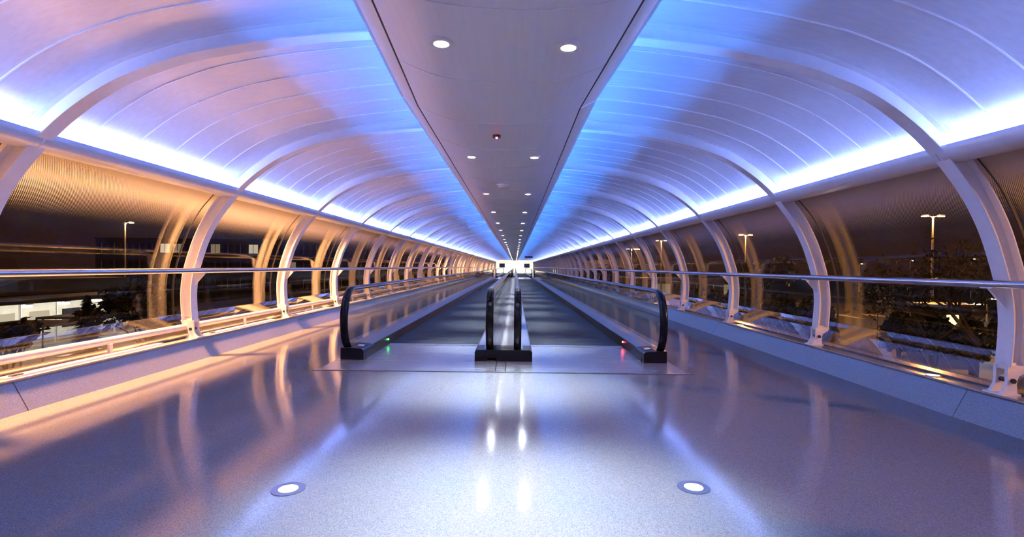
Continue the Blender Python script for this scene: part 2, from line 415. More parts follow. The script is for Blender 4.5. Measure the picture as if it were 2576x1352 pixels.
# soffit: belly panels, side lips, blue lamps behind the lips
BELLY = spline([(0.613,2.4145),(0.53,2.376),(0.42,2.335),(0.317,2.310),(0.16,2.294),(0.0,2.289)], 3)
belly_full = BELLY + mir(BELLY)[::-1][1:]
soff = tag(empty('trim_3'), 'silver bulkhead running down the middle of the vault', None, None, 'structure')
n_p = 3
for i in BAYS:
    for k in range(n_p if i < 14 else 1):
        Lp = BAY/n_p if i < 14 else BAY
        a = i*BAY + k*Lp
        def sb(L):
            m = MB(); m.prism(sheet(belly_full, .015), [.003, L/2, L-.003])
            m.prism(list(offset(belly_full[6:-6], -.004)) + belly_full[6:-6][::-1], [L-.006, L], 1)
            return m
        run('soffit_panel', sb, a, a+Lp, [M['soffit'], M['bead']], soff, 40, 'sp')
for sg in (-1, 1):
    for i in BAYS:
        run('soffit_lip', lambda L: MB().prism([(sg*x, h) for x, h in [(.622,2.420),(.722,2.476),(.724,2.494),(.712,2.496),(.700,2.482),(.60,2.432),(.40,2.372),(.40,2.372+.36),(.385,2.372+.36),(.385,2.358),(.60,2.418)]],
            [.003]+cuts(L, .66)[1:-1]+[L-.003]), i*BAY+(.02 if i == 0 else 0), (i+1)*BAY, M['lip'], soff, 25, 'sl%d' % sg)
    run('soffit_groove', lambda L: MB().prism([(sg*x, h) for x, h in [(.600,2.4125),(.6235,2.4160),(.6235,2.4190),(.600,2.4160)]], cuts(L, .66)), S_NEAR, S_END, M['gasket'], soff, None, 'sgv%d' % sg)
    for i in BAYS:
        run('lip_glow_strip', lambda L: MB().prism([(sg*x, h) for x, h in [(.714,2.4745),(.744,2.483),(.744,2.487),(.714,2.4785)]], [.003]+cuts(L, .66)[1:-1]+[L-.003]), i*BAY+(.02 if i == 0 else 0), (i+1)*BAY, M['lip_glow_strip'], soff, None, 'lb%d' % sg)  # translucent strip added to make the lip's lit outer edge show from below
    t = thing('blue_strip_light', 'blue strip light hidden behind the bulkhead lip, %s side' % ('warm lit' if sg < 0 else 'blue lit'), 'light')
    for i in BAYS:
        run('lamp_tube', lambda L: MB().prism([(sg*x, h) for x, h in [(.468,2.404),(.480,2.404),(.480,2.418),(.468,2.418)]], [.06, L/2, L-.06]), i*BAY, (i+1)*BAY, M['blue'], t, None, 'bl%d' % sg)
run('soffit_top', lambda L: MB().prism([(-.385,2.72),(.385,2.72),(.385,2.735),(-.385,2.735)], cuts(L, 1.3)), S_NEAR, S_END, M['lip'], soff)
# back wall of the near stretch
me = MB().prism([(x, h) for x, h in [(-4.4,-.1),(4.4,-.1),(4.4,2.2),(2.5,3.1),(-2.5,3.1),(-4.4,2.2)]], [S_NEAR-.15, S_NEAR-.05]).mesh('wall_back', M['hall'], W)
tag(link('wall_back', me), 'plain pale wall closing the tunnel behind', None, None, 'structure')

# ================================================================== arch ribs
FL = 0.066                      # half flange width
full_in = RIB_IN + mir(RIB_IN)[::-1][1:]
def strip_mesh(name, pts, th, half):
    return MB().prism(sheet(pts, th), [-half, half]).mesh(name, M['rib'], None, 0, 35)
web_me = strip_mesh('web', offset(full_in, .004), .127, .011)
inner_me = strip_mesh('inner_flange', full_in, .011, FL)
outer_me = strip_mesh('outer_flange', offset(full_in, .124), .011, FL)
def foot_mb(sg):
    m = MB()
    out = [(3.935,.475),(4.105,.475),(4.085,.43),(4.025,.395),(4.010,.36),(4.008,.325),(4.012,.285),(4.016,.249),(3.875,.249),(3.905,.285),(3.930,.325),(3.935,.36),(3.935,.42)]
    for a, b in ((-.060, -.034), (.034, .060)): m.prism([(sg*x, h) for x, h in out], [a, b])
    m.prism([(sg*x, h) for x, h in [(3.945,.495),(4.10,.495),(4.10,.445),(3.945,.445)]], [-.034, .034])
    m.prism([(sg*x, h) for x, h in [(3.872,.249),(4.018,.249),(4.018,.262),(3.872,.262)]], [-.085, .085])
    return m
foot_me = {sg: foot_mb(sg).mesh('foot', M['foot']) for sg in (-1, 1)}
def pin_mb(sg):
    return MB().tube([(sg*3.972, -.075, .36), (sg*3.972, .075, .36)], .019, 12)
pin_me = {sg: pin_mb(sg).mesh('pin', M['dark'], None, 0, 40) for sg in (-1, 1)}
rib0 = None
for i in range(-2, N_BAYS+1):
    (cx, cy), a = frame(i*BAY)
    lab = 'white curved arch rib standing at the bend of the tunnel' if i == 0 else 'white curved steel arch rib over the tunnel'
    r = thing('arch_rib', lab, 'arch rib', (cx, cy, 0), a, 'arch ribs of the tunnel')
    if i == 0: del r['group']
    link('web', web_me, r); link('inner_flange', inner_me, r); link('outer_flange', outer_me, r)
    for sg in (-1, 1):
        f = link('foot', foot_me[sg], r); link('pin', pin_me[sg], f)

# ================================================================== guard rails
RX, RH, RR = 3.825, 1.105, 0.032
def brk(sg):
    m = MB()
    m.prism([(sg*x, h) for x, h in [(3.815,1.082),(3.975,1.095),(3.978,.915),(3.962,.915)]], [-.010, .010])
    m.prism([(sg*x, h) for x, h in [(3.808,1.082),(3.842,1.082),(3.842,1.070),(3.808,1.070)]], [-.05, .05])
    return m
brk_me = {sg: brk(sg).mesh('rail_bracket', M['rib']) for sg in (-1, 1)}
for sg in (-1, 1):
    g = thing('guard_rail', 'round steel guard rail running along the %s' % ('orange lit curved glazing' if sg < 0 else 'blue lit curved glazing'), 'handrail')
    circ = [(sg*RX + RR*math.cos(2*PI*i/16), RH + RR*math.sin(2*PI*i/16)) for i in range(16)]
    run('rail_tube', lambda L: MB().prism(circ, cuts(L, .66)), S_NEAR, S_END, M['rail'], g, 50, 'rail%d' % sg)
    for i in range(-2, N_BAYS+1):
        (cx, cy), a = frame(i*BAY)
        link('rail_bracket', brk_me[sg], g, (cx, cy, 0), a)

# heater pipe and sill covers on the warm side
hp = thing('heating_pipe', 'cream pipe running along the foot of the orange lit glazing', 'pipe')
pc = [(-4.062 + .038*math.cos(2*PI*i/14), .385 + .038*math.sin(2*PI*i/14)) for i in range(14)]
run('pipe_run', lambda L: MB().prism(pc, cuts(L, .66)), S_NEAR, S_END, M['pipe'], hp, 50)
for i in range(-2, N_BAYS):
    (cx, cy), a = frame(i*BAY + BAY*.5)
    link('pipe_stand', _cache.setdefault('pstand', MB().box(-4.02, -3.995, -.02, .02, .249, .36).mesh('pipe_stand', M['pipe'])), hp, (cx, cy, 0), a)
for i in range(-2, 16):
    (cx, cy), a = frame(i*BAY + .18)
    cv = thing('sill_cover', 'raised flat cover plate on the kerb between rib feet', 'cover plate', (cx, cy, 0), a, 'cover plates along the kerb')
    link('plate', _cache.setdefault('cvp', MB().prism([(-4.005,.249),(-3.90,.249),(-3.905,.266),(-4.0,.266)], [0.05, 1.95]).mesh('plate', M['foot'])), cv)
    link('pull_slot', _cache.setdefault('cvs', MB().box(-3.945, -3.910, .10, .20, .262, .274).mesh('pull_slot', M['dark'])), cv)

# small warm glowing discs for the bright spots on the other side's sill
for y, lab in ((4.72, 'small warm glowing disc on the metal sill just past the rib at the bend'), (8.75, 'small warm glowing disc on the metal sill in the second bay past the bend'), (14.0, 'small warm glowing disc on the metal sill in the fourth bay past the bend')):
    t = thing('sill_disc', lab, 'light', (3.95, y, .249), 0, 'glowing discs on the sill')
    link('frame', _cache.setdefault('slf', MB().ring((0, 0), .045, .060, 0, .006, 20).mesh('frame', M['steel'])), t)
    link('lens', _cache.setdefault('sll', MB().disc((0, 0), .045, 0, .004, 20).mesh('lens', M['sill_glow'])), t)

# ================================================================== downlights, detectors
def add_spot(name, loc, power, col, size, blend, radius, rot=(0,0,0), parent=None):
    l = bpy.data.lights.new(name, 'SPOT'); l.energy = power; l.color = col; l.spot_size = size; l.spot_blend = blend; l.shadow_soft_size = radius
    o = bpy.data.objects.new(name, l); C.objects.link(o); o.location = loc; o.rotation_euler = rot
    if parent: o.parent = parent
    return o
dl_ring = MB().ring((0, 0), .038, .062, -.008, .012, 24).mesh('trim_ring', M['white'], None, 0, 40)
dl_lens = MB().disc((0, 0), .038, -.003, .006, 20).mesh('lens', M['spot'])
for i in range(-2, N_BAYS):
    for sg in (-1, 1):
        p = W(sg*.317, (i+.48)*BAY, 2.306)
        t = thing('downlight', 'round white downlight in the silver bulkhead', 'downlight', p, 0, 'downlights in two rows along the bulkhead')
        link('trim_ring', dl_ring, t); link('lens', dl_lens, t)
        if i < 16: add_spot('downlight_beam', (0, 0, -.02), DOWN_W, (0.76, 0.87, 1.0), math.radians(60), .85, .05, parent=t)
p = W(-.03, S(4.30), 2.289)
t = thing('red_detector', 'small dark detector with a red indicator under the bulkhead', 'detector', p)
link('body', MB().disc((0, 0), .034, -.018, .006, 20).mesh('body', M['dark'], None, 0, 40), t)
link('indicator', MB().disc((0, 0), .009, -.026, -.017, 10).mesh('indicator', M['red']), t)
t = thing('smoke_detector', 'flat white smoke detector dome under the bulkhead', 'detector', (-.03, 6.9, 2.289))
m = MB(); m.disc((0, 0), .085, -.012, .006, 28); m.ring((0, 0), .045, .07, -.040, -.012, 28)
link('body', m.mesh('body', M['white'], None, 0, 40), t)
link('base_ring', MB().ring((0, 0), .085, .10, -.008, .004, 28).mesh('base_ring', M['white']), t)

# floor lights
for x, y, lab in ((-1.195+.136, 2.74, 'round floor uplight with blue rim set in the terrazzo, warm side of the aisle'), (0.99+.136, 2.83, 'round floor uplight with blue rim set in the terrazzo, blue side of the aisle')):
    t = thing('floor_light', lab, 'floor light', (x, y, 0))
    link('rim', MB().ring((0, 0), .050, .086, -.01, .004, 32).mesh('rim', M['ring'], None, 0, 40), t)
    link('lens', MB().disc((0, 0), .050, -.01, .002, 28).mesh('lens', M['flens']), t)

# ================================================================== moving walkways
DH = 0.15
HR_H, HR_R = 0.895, 0.395       # handrail centre height, newel radius
def hr_path(y0, y1):
    pts = []
    cz = HR_H - HR_R
    pts += [(y0+.42, cz-HR_R+.005), (y0+.30, cz-HR_R)]
    for k in range(13):
        a = -PI/2 - PI*k/12
        pts.append((y0 + HR_R*.80 + HR_R*.80*math.cos(a), cz + HR_R*math.sin(a)))
    n = 8; ya, yb = y0 + HR_R*.80, y1 - HR_R*.80
    for k in range(1, n): pts.append((ya + (yb-ya)*k/n, HR_H))
    for k in range(13):
        a = PI/2 - PI*k/12
        pts.append((y1 - HR_R*.80 + HR_R*.80*math.cos(a), cz + HR_R*math.sin(a)))
    pts += [(y1-.30, cz-HR_R), (y1-.42, cz-HR_R+.005)]
    return pts
def handrail_mb(x, y0, y1):
    pts = hr_path(y0, y1); m = MB()
    sec = [(-.047,-.012),(-.047,.008),(-.040,.020),(-.022,.027),(0,.029),(.022,.027),(.040,.020),(.047,.008),(.047,-.012),(.034,-.022),(-.034,-.022)]
    n = len(sec); vs_ = []
    for k, (y, z) in enumerate(pts):
        a = pts[max(k-1, 0)]; b = pts[min(k+1, len(pts)-1)]
        ty, tz = b[0]-a[0], b[1]-a[1]; l = math.hypot(ty, tz); ny, nz = -tz/l, ty/l   # outward (left of travel)
        for u, v in sec: vs_.append((x+u, y + ny*v, z + nz*v))
    fs = [(k*n+i, k*n+(i+1) % n, (k+1)*n+(i+1) % n, (k+1)*n+i) for k in range(len(pts)-1) for i in range(n)]
    fs += [tuple(range(n))[::-1], tuple((len(pts)-1)*n+i for i in range(n))]
    return m.add(vs_, fs)
def glass_outline(y0, y1, yc0, yc1):
    """side outline of the balustrade glass between yc0 and yc1"""
    cz = HR_H - HR_R; r = HR_R - .026; ry = HR_R*.80 - .026
    def top(y):
        for e, s_ in ((y0, 1), (y1, -1)):
            d = (y - e)*s_
            if d < HR_R*.80:
                q = (HR_R*.80 - d)/ry
                if q >= 1: return None
                return math.sqrt(1-q*q)*r
        return r
    ys = [yc0 + (yc1-yc0)*k/24 for k in range(25)] if yc1-yc0 < 2.6 else [yc0, yc1]
    up, dn = [], []
    for y in ys:
        t_ = top(y)
        if t_ is None: continue
        up.append((y, cz + t_)); dn.append((y, max(DH+.004, cz - t_)))
    return up + dn[::-1]
def poly_x(x0, x1, poly):
    m = MB(); n = len(poly)
    vs_ = [(x0, y, z) for y, z in poly] + [(x1, y, z) for y, z in poly]
    fs = [tuple(range(n)), tuple(range(n, 2*n))[::-1]] + [(i, (i+1) % n, n+(i+1) % n, n+i) for i in range(n)]
    return m.add(vs_, fs)
def balustrade(root, x, y0, y1):
    link('handrail', handrail_mb(x, y0, y1).mesh('handrail', M['rubber'], None, 0, 50), root)
    ps = 2.0; n = max(1, int(round((y1-y0)/ps)))
    for k in range(n):
        a = y0+.03 + (y1-y0-.06)*k/n; b = y0+.03 + (y1-y0-.06)*(k+1)/n
        pl = glass_outline(y0, y1, a+.003, b-.003)
        if len(pl) > 3: link('glass_panel', poly_x(x-.006, x+.006, pl).mesh('glass_panel', M['bal_glass']), root)
def walkway(sg, y0, y1, label, led):
    """sg=-1: warm side walkway. y0/y1: newel fronts"""
    r = thing('moving_walkway', label, 'moving walkway', (0, 0, 0))
    yb0, yb1 = y0+.10, y1-.10
    f = lambda pts: [(sg*x, h) for x, h in pts]
    # pallets
    pb = MB()
    n = int((yb1-yb0-2.7)/.40)
    for k in range(n):
        ya = yb0+1.35+k*.40
        pb.prism(f([(.362,-.02),(1.752,-.02),(1.752,.006),(.362,.006)]), [ya, ya+.394])
    tag(link('pallet_belt', pb.mesh('pallet_belt', M['belt']), r), 'grooved dark metal pallets')
    for e, s_ in ((yb0, 1), (yb1, -1)):
        a, b = sorted((e-.62*s_, e+1.22*s_)); link('landing_plate', MB().prism(f([(.0,-.01),(2.10,-.01),(2.10,.005),(.0,.005)]), [a, b]).mesh('landing_plate', M['plate']), r)
        a, b = sorted((e+1.22*s_, e+1.36*s_)); cm = MB()
        cm.prism(f([(.362,-.01),(1.752,-.01),(1.752,.010),(.362,.010)]), [a, b])
        link('comb_plate', cm.mesh('comb_plate', M['steel']), r)
        a, b = sorted((e-.66*s_, e-.62*s_)); link('frame_strip', MB().prism(f([(.0,-.01),(2.14,-.01),(2.14,.006),(.0,.006)]), [a, b]).mesh('frame_strip', M['steel']), r)
        a, b = sorted((e-.675*s_, e-.662*s_)); link('frame_joint', MB().prism(f([(.0,-.01),(2.15,-.01),(2.15,.003),(.0,.003)]), [a, b]).mesh('frame_joint', M['gasket']), r)
    # outer deck + skirt
    link('outer_deck', MB().prism(f([(1.785,.0),(2.045,.0),(2.045,DH),(1.93,DH),(1.785,DH-.016)]), [yb0+.45, yb1-.45]).mesh('outer_deck', M['deck']), r)
    link('outer_skirt', MB().prism(f([(1.755,-.005),(1.788,-.005),(1.790,DH-.017),(1.772,DH-.020)]), [yb0+.10, yb1-.10]).mesh('outer_skirt', M['skirt']), r)
    for e, s_ in ((yb0, 1), (yb1, -1)):
        m = MB(); loop = [(1.765,.0),(2.055,.0),(2.055,DH+.003),(1.93,DH+.003),(1.79,DH-.012),(1.765,DH-.03)]
        m.prism(f(loop), [e, e+.03*s_, e+.46*s_])
        link('end_block', m.mesh('end_block', M['black']), r)
        link('nameplate', MB().prism(f([(1.83,DH-.01),(1.90,DH-.01),(1.90,DH+.006),(1.83,DH+.001)]), sorted([e+.20*s_, e+.29*s_])).mesh('nameplate', M['white']), r)
    # inner deck
    link('inner_deck', MB().prism(f([(.21,.0),(.345,.0),(.345,DH-.018),(.21,DH)]), [yb0+.10, yb1-.10]).mesh('inner_deck', M['deck']), r)
    link('inner_skirt', MB().prism(f([(.340,-.005),(.362,-.005),(.360,DH-.022),(.340,DH-.018)]), [yb0+.10, yb1-.10]).mesh('inner_skirt', M['skirt']), r)
    balustrade(r, sg*1.985, y0, y1)
    balustrade(r, sg*.175, y0, y1)
    if led:
        link('indicator', MB().tube([(sg*1.752, 7.76, .085), (sg*1.768, 7.76, .085)], .011, 10).mesh('indicator', M[led]), r)
    return r
def median(y0, y1, label):
    r = thing('walkway_median', label, 'median', (0, 0, 0))
    yb0, yb1 = y0+.10, y1-.10
    link('cover_deck', MB().prism([(-.208,.0),(.208,.0),(.208,DH-.02),(.13,DH-.008),(-.13,DH-.008),(-.208,DH-.02)], [yb0+.35, yb1-.35]).mesh('cover_deck', M['deck']), r)
    for e, s_ in ((yb0, 1), (yb1, -1)):
        m = MB()
        m.prism([(-.362,.045),(.362,.045),(.362,DH-.03),(.335,DH-.005),(-.335,DH-.005),(-.362,DH-.03)], [e, e+.03*s_, e+.40*s_])
        m.prism([(-.362,.0),(-.21,.0),(-.21,.05),(-.362,.05)], [e, e+.40*s_])
        m.prism([(-.09,.0),(.362,.0),(.362,.05),(-.09,.05)], [e, e+.40*s_])
        link('end_block', m.mesh('end_block', M['black']), r)
        for x in (-.085, .03):
            a, b = sorted((e-.62*s_, e+.02*s_)); link('hatch_joint', MB().box(x, x+.012, a, b, .003, .008).mesh('hatch_joint', M['gasket']), r)
    return r
Y0, Y1 = 6.40, 49.5
walkway(-1, Y0, Y1, 'moving walkway with green indicator, towards the orange lit glazing', 'green')
walkway(1, Y0, Y1, 'moving walkway with red indicator, towards the blue lit glazing', 'red')
median(Y0, Y1, 'low black ended median between the two long walkways')
walkway(-1, 57.0, 93.0, 'moving walkway beyond the break, towards the orange lit glazing', None)
walkway(1, 57.0, 93.0, 'moving walkway beyond the break, towards the blue lit glazing', None)
median(57.0, 93.0, 'median between the walkways beyond the break')

# ================================================================== bright hall at the end
YE = YJ + S_END
hall = MB()
hall.box(-4.6, -4.4, YE, YE+13.5, -.1, 3.4); hall.box(4.4, 4.6, YE, YE+13.5, -.1, 3.4); hall.box(-4.6, 4.6, YE, YE+13.5, 3.3, 3.5)
tag(link('wall_hall', hall.mesh('wall_hall', M['hall'])), 'cream walls of the lit hall beyond the tunnel', None, None, 'structure')
tag(link('wall_end', MB().box(-4.6, 4.6, YE+13.4, YE+13.6, -.1, 3.5).mesh('wall_end', M['hall'])), 'cream end wall of the lit hall', None, None, 'structure')
fl_ = tag(link('wall_portal', (lambda m: (m.box(-4.4, -3.55, YE+.05, YE+.2, 0, 3.4), m.box(3.55, 4.4, YE+.05, YE+.2, 0, 3.4), m.box(-3.55, 3.55, YE+.05, YE+.2, 2.45, 3.4), m)[-1])(MB()).mesh('wall_portal', M['hall'])), 'pale portal wall where the tunnel opens into the hall', None, None, 'structure')
for y in (2.5, 6.0, 9.5):
    t = thing('hall_light', 'long warm ceiling light of the hall beyond the tunnel', 'ceiling light', (0, YE+y, 3.29), 0, 'hall ceiling lights')
    link('housing', MB().box(-3.3, 3.3, -.52, .52, -.03, .02).mesh('housing', M['white']), t)
    link('diffuser', MB().box(-3.2, 3.2, -.48, .48, -.045, -.03).mesh('diffuser', M['hall_lamp']), t)
for x, lab in ((-2.25, 'dark information screen on a post at the far end, orange lit side'), (2.25, 'dark information screen on a post at the far end, blue lit side')):
    t = thing('screen_stand', lab, 'screen', (x, 94.0, 0))
    link('post', MB().tube([(0, 0, 0), (0, 0, 1.2)], .05, 10).mesh('post', M['dark']), t)
    link('base', MB().disc((0, 0), .25, 0, .03, 20).mesh('base', M['dark']), t)
    link('screen', MB().box(-.5, .5, -.06, .06, 1.0, 1.75).mesh('screen', M['dark']), t)
t = thing('hanging_sign', 'dark hanging sign under the vault beside the bulkhead', 'sign', (2.0, 72.0, 0))
link('board', MB().box(-.55, .55, -.05, .05, 2.42, 2.68).mesh('board', M['dark']), t)
for x in (-.4, .4): link('hanger', MB().tube([(x, 0, 2.66), (x, 0, 2.97)], .012, 6).mesh('hanger', M['steel']), t)

# ================================================================== outside
GZ = -6.0
def at(u, v, y):
    """place seen at (u, v) if it stands y metres ahead"""
    du, dv = u-1296.0, v-671.0
    return (EYE[0] + du/FPX*y, y, EYE[2] + (-dv + .011*du)/FPX*y)
M.update(
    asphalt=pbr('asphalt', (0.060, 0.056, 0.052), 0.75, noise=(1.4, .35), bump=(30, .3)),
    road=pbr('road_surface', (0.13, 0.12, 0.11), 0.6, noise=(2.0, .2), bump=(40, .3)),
    paint=pbr('road_paint', (0.70, 0.68, 0.62), 0.6, noise=(8, .15)),
    bark=pbr('bark', (0.055, 0.040, 0.030), 0.85, noise=(12, .3)),
    leaf=pbr('leaf', (0.026, 0.028, 0.012), 0.55, noise=(5, .4)),
    leaf2=pbr('needle', (0.020, 0.030, 0.018), 0.6, noise=(5, .4)),
    metal=pbr('mast_metal', (0.42, 0.38, 0.32), 0.45, 0.6, noise=(20, .1)),
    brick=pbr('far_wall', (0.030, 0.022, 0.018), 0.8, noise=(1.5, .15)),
    pale=pbr('station_wall', (0.50, 0.52, 0.48), 0.6, noise=(1.2, .1)),
    roof=pbr('shelter_roof', (0.62, 0.56, 0.46), 0.5, noise=(2, .1)),
    litwin=emit('lit_window', (1.0, 0.92, 0.66), 0.24),
    dimwin=emit('dim_window', (1.0, 0.80, 0.50), 0.10),
    darkwin=pbr('dark_window', (0.02, 0.02, 0.03), 0.1, noise=(2, .1)),
    signback=pbr('sign_back', (0.52, 0.46, 0.38), 0.5, noise=(6, .06)),
)
g_ = MB().box(-420, 420, -120, 700, GZ-.4, GZ)
tag(link('ground', g_.mesh('ground', M['asphalt'])), 'dark asphalt and verge below the tunnel', None, None, 'structure')

def point(name, loc, W_, col, rad, parent=None):
    l = bpy.data.lights.new(name, 'POINT'); l.energy = W_; l.color = col; l.shadow_soft_size = rad
    o = bpy.data.objects.new(name, l); C.objects.link(o); o.location = loc
    if parent: o.parent = parent
    return o
def mast(x, y, top, label, W_, heads=2, size=.55, group=None, mat='sodium', col=None):
    t = thing('lamp_mast', label, 'street lamp', (x, y, GZ), 0, group)
    H = top - GZ
    link('pole', MB().tube([(0,0,0),(0,0,H*.4),(0,0,H)], [.16,.12,.075], 10).mesh('pole', M['metal'], None, 0, 60), t)
    for k in range(heads):
        sg = 1 if k == 0 else -1
        link('arm', MB().tube([(0,0,H-.15),(sg*.35,0,H+.02),(sg*.7,0,H+.06)], .035, 8).mesh('arm', M['metal']), t)
        link('lantern', MB().prism([(sg*.55,H+.02),(sg*(.6+size),H+.02),(sg*(.55+size),H+.16),(sg*.62,H+.16)], [-.18,.18]).mesh('lantern', M['metal']), t)
        link('lens', MB().box(*sorted((sg*.60, sg*(.57+size))), -.16, .16, H-.06, H+.02).mesh('lens', M[mat]), t)
    if W_: point('lamp_beam', (0, -.1, H-.35), W_, col or MAST_C, .25, t)
    return t
# masts on the blue side
mast(*at(2340,545,55)[:2], at(2340,545,55)[2], 'tall sodium street lamp beside the big bare tree', 3000)
mast(*at(1873,592,90)[:2], at(1873,592,90)[2], 'tall sodium street lamp standing clear over dark shrubs', 6000)
mast(*at(1662,606,113)[:2], at(1662,606,113)[2], 'sodium street lamp beside the lit warehouse wall', 9000)
mast(*at(1588,627,140)[:2], at(1588,627,140)[2], 'bright sodium street lamp beyond the warehouse', 9000, 2, 1.6)
mast(*at(1540,618,190)[:2], at(1540,618,190)[2], 'distant sodium street lamp beyond the road', 0, 2, 1.0, 'distant sodium lamps')
mast(*at(1520,628,230)[:2], at(1520,628,230)[2], 'distant sodium street lamp beyond the road', 0, 2, 1.0, 'distant sodium lamps')
mast(16.0, -2.0, 6.3, 'tall sodium street lamp close beside the tunnel', MAST_W)
# mast on the warm side
mast(*at(310,560,72)[:2], at(310,560,72)[2], 'single sodium street lamp over the bus station', 2500, 1, .5)
for u, v, y in ((2158,664,160), (2285,656,150), (2437,652,140)):
    p = at(u, v, y); mast(p[0], p[1], p[2], 'small white lamp on a far post beyond the trees', 0, 1, .35, 'far white lamps', 'whitelamp')
p = at(2435,765,60); mast(p[0], p[1], p[2], 'bright white lamp on a short post behind the bare tree', 900, 2, .9, None, 'whitelamp', (1, .95, .8))
p = at(2478,752,75); mast(p[0], p[1], p[2], 'smaller white lamp on a short post behind the bare tree', 0, 1, .6, None, 'whitelamp')

# floodlights on roof outriggers along the warm side
def outrigger(x, y, h, W_, label, group):
    t = thing('roof_floodlight', label, 'floodlight', (-3.0, y, 2.80), 0, group)
    link('post', MB().tube([(0,0,-.155),(0,0,h-2.8-.2)], .05, 8).mesh('post', M['metal']), t)
    link('arm', MB().tube([(0,0,h-3.0),(x+3.0,0,h-2.75)], .035, 8).mesh('arm', M['metal']), t)
    link('lamp_head', MB().box(x+3.0-.16, x+3.0+.16, -.20, .20, h-2.84, h-2.66).mesh('lamp_head', M['metal']), t)
    add_spot('flood_beam', (x+3.0, 0, h-3.20), W_, FLOOD_C, math.radians(110), .5, .42, (0, math.radians(-18), 0), t)
FLOOD_X, FLOOD_H = -6.2, 8.0
outrigger(FLOOD_X, 5.7, FLOOD_H, FLOOD_W*FLOOD_NEAR, 'floodlight on a roof arm above the glazing before the bend', None)
for y in (13.5, 24.5, 35.5, 46.5, 57.5, 68.5, 79.5, 90.5):
    outrigger(FLOOD_X, y, FLOOD_H, FLOOD_W*(1.0 if y < 20 else 2.2), 'floodlight on a roof arm above the orange lit glazing', 'roof floodlights along the tunnel')

# trees
def tree(x, y, top, label, spread=.55, leaves=900, seed=1, lsize=.22, mat='leaf', group=None, base=GZ):
    rnd = random.Random(seed); H = top - base
    t = thing('bare_tree' if leaves < 500 else 'leafy_tree', label, 'tree', (x, y, base), 0, group)
    m = MB(); tips = []
    def grow(p, d, L, r, dep):
        q = p + d*L*.5 + Vector((rnd.uniform(-1,1), rnd.uniform(-1,1), .2))*L*.06; e = p + d*L
        m.tube([p, q, e], [r, r*.8, r*.6], 5 if dep < 2 else 3, 0, False); tips.append((e, dep))
        if dep >= 5: return
        for k in range(3 if dep < 4 else 2):
            a = rnd.uniform(0, 2*PI); tilt = rnd.uniform(.35, .95)*spread*1.7
            u = d.orthogonal().normalized(); vv = d.cross(u)
            nd = (d*math.cos(tilt) + (u*math.cos(a) + vv*math.sin(a))*math.sin(tilt) + Vector((0,0,.12))).normalized()
            grow(e, nd, L*rnd.uniform(.62,.82), r*.6, dep+1)
    grow(Vector((0,0,0)), Vector((0,0,1)), H*.30, H*.022, 0)
    zmax = max(p.z for p, d in tips); k_ = H/zmax
    m.v = [(a*k_, b*k_, c*k_) for a, b, c in m.v]
    link('trunk', m.mesh('trunk', M['bark']), t)
    if leaves:
        lm = MB(); tt = [p*k_ for p, d in tips if d >= 3]
        for k in range(leaves):
            c = rnd.choice(tt) + Vector((rnd.gauss(0,1), rnd.gauss(0,1), rnd.gauss(0,1)))*H*.030
            n1 = Vector((rnd.gauss(0,1), rnd.gauss(0,1), rnd.gauss(0,1))).normalized(); u = n1.orthogonal().normalized()*lsize; vv = n1.cross(u)*.55
            lm.add([c-u, c-vv, c+u, c+vv], [(0,1,2,3)])
        tag(link('leaves', lm.mesh('leaves', M[mat]), t), None, None, None, 'stuff')
    return t
def conifer(x, y, top, label, seed, group=None, rad=.26):
    rnd = random.Random(seed); H = top - GZ
    t = thing('conifer', label, 'tree', (x, y, GZ), 0, group)
    link('trunk', MB().tube([(0,0,0),(0,0,H)], [H*.02, .01], 6).mesh('trunk', M['bark']), t)
    lm = MB()
    for k in range(1500):
        f = rnd.random()**.7; z = H*(.12 + .88*f); r = H*rad*(1-f)*rnd.uniform(.3,1)+.05; a = rnd.uniform(0, 2*PI)
        c = Vector((r*math.cos(a), r*math.sin(a), z - r*.25)); u = Vector((math.cos(a), math.sin(a), -.35))*.22; vv = Vector((-math.sin(a), math.cos(a), 0))*.09
        lm.add([c-u, c-vv, c+u, c+vv], [(0,1,2,3)])
    tag(link('needles', lm.mesh('needles', M['leaf2']), t), None, None, None, 'stuff')
    return t
def bush(x, y, top, r, label, seed, group=None):
    rnd = random.Random(seed); H = top - GZ
    t = thing('shrub', label, 'shrub', (x, y, GZ), 0, group)
    sm = MB()
    for k in range(6):
        a = rnd.uniform(0, 2*PI); sm.tube([(0,0,0),(r*.5*math.cos(a), r*.5*math.sin(a), H*.8)], [.06,.02], 4)
    link('stems', sm.mesh('stems', M['bark']), t)
    lm = MB()
    for k in range(1600):
        a = rnd.uniform(0, 2*PI); b = math.acos(rnd.uniform(-.3, 1)); q = rnd.uniform(.75, 1.08)
        c = Vector((r*q*math.sin(b)*math.cos(a), r*q*math.sin(b)*math.sin(a), H*.45 + H*.52*q*math.cos(b)))
        n1 = Vector((rnd.gauss(0,1), rnd.gauss(0,1), rnd.gauss(0,1))).normalized(); u = n1.orthogonal().normalized()*.26; vv = n1.cross(u)*.6
        lm.add([c-u, c-vv, c+u, c+vv], [(0,1,2,3)])
    tag(link('leaves', lm.mesh('leaves', M['leaf']), t), None, None, None, 'stuff')
    return t
p = at(2455,600,28); tree(p[0], p[1], p[2], 'big bare spreading tree in front of the white lamps', .62, 420, 3, .16)
p = at(2330,690,34); tree(p[0], p[1], p[2], 'smaller twiggy tree below the tall sodium lamp', .62, 700, 5, .16)
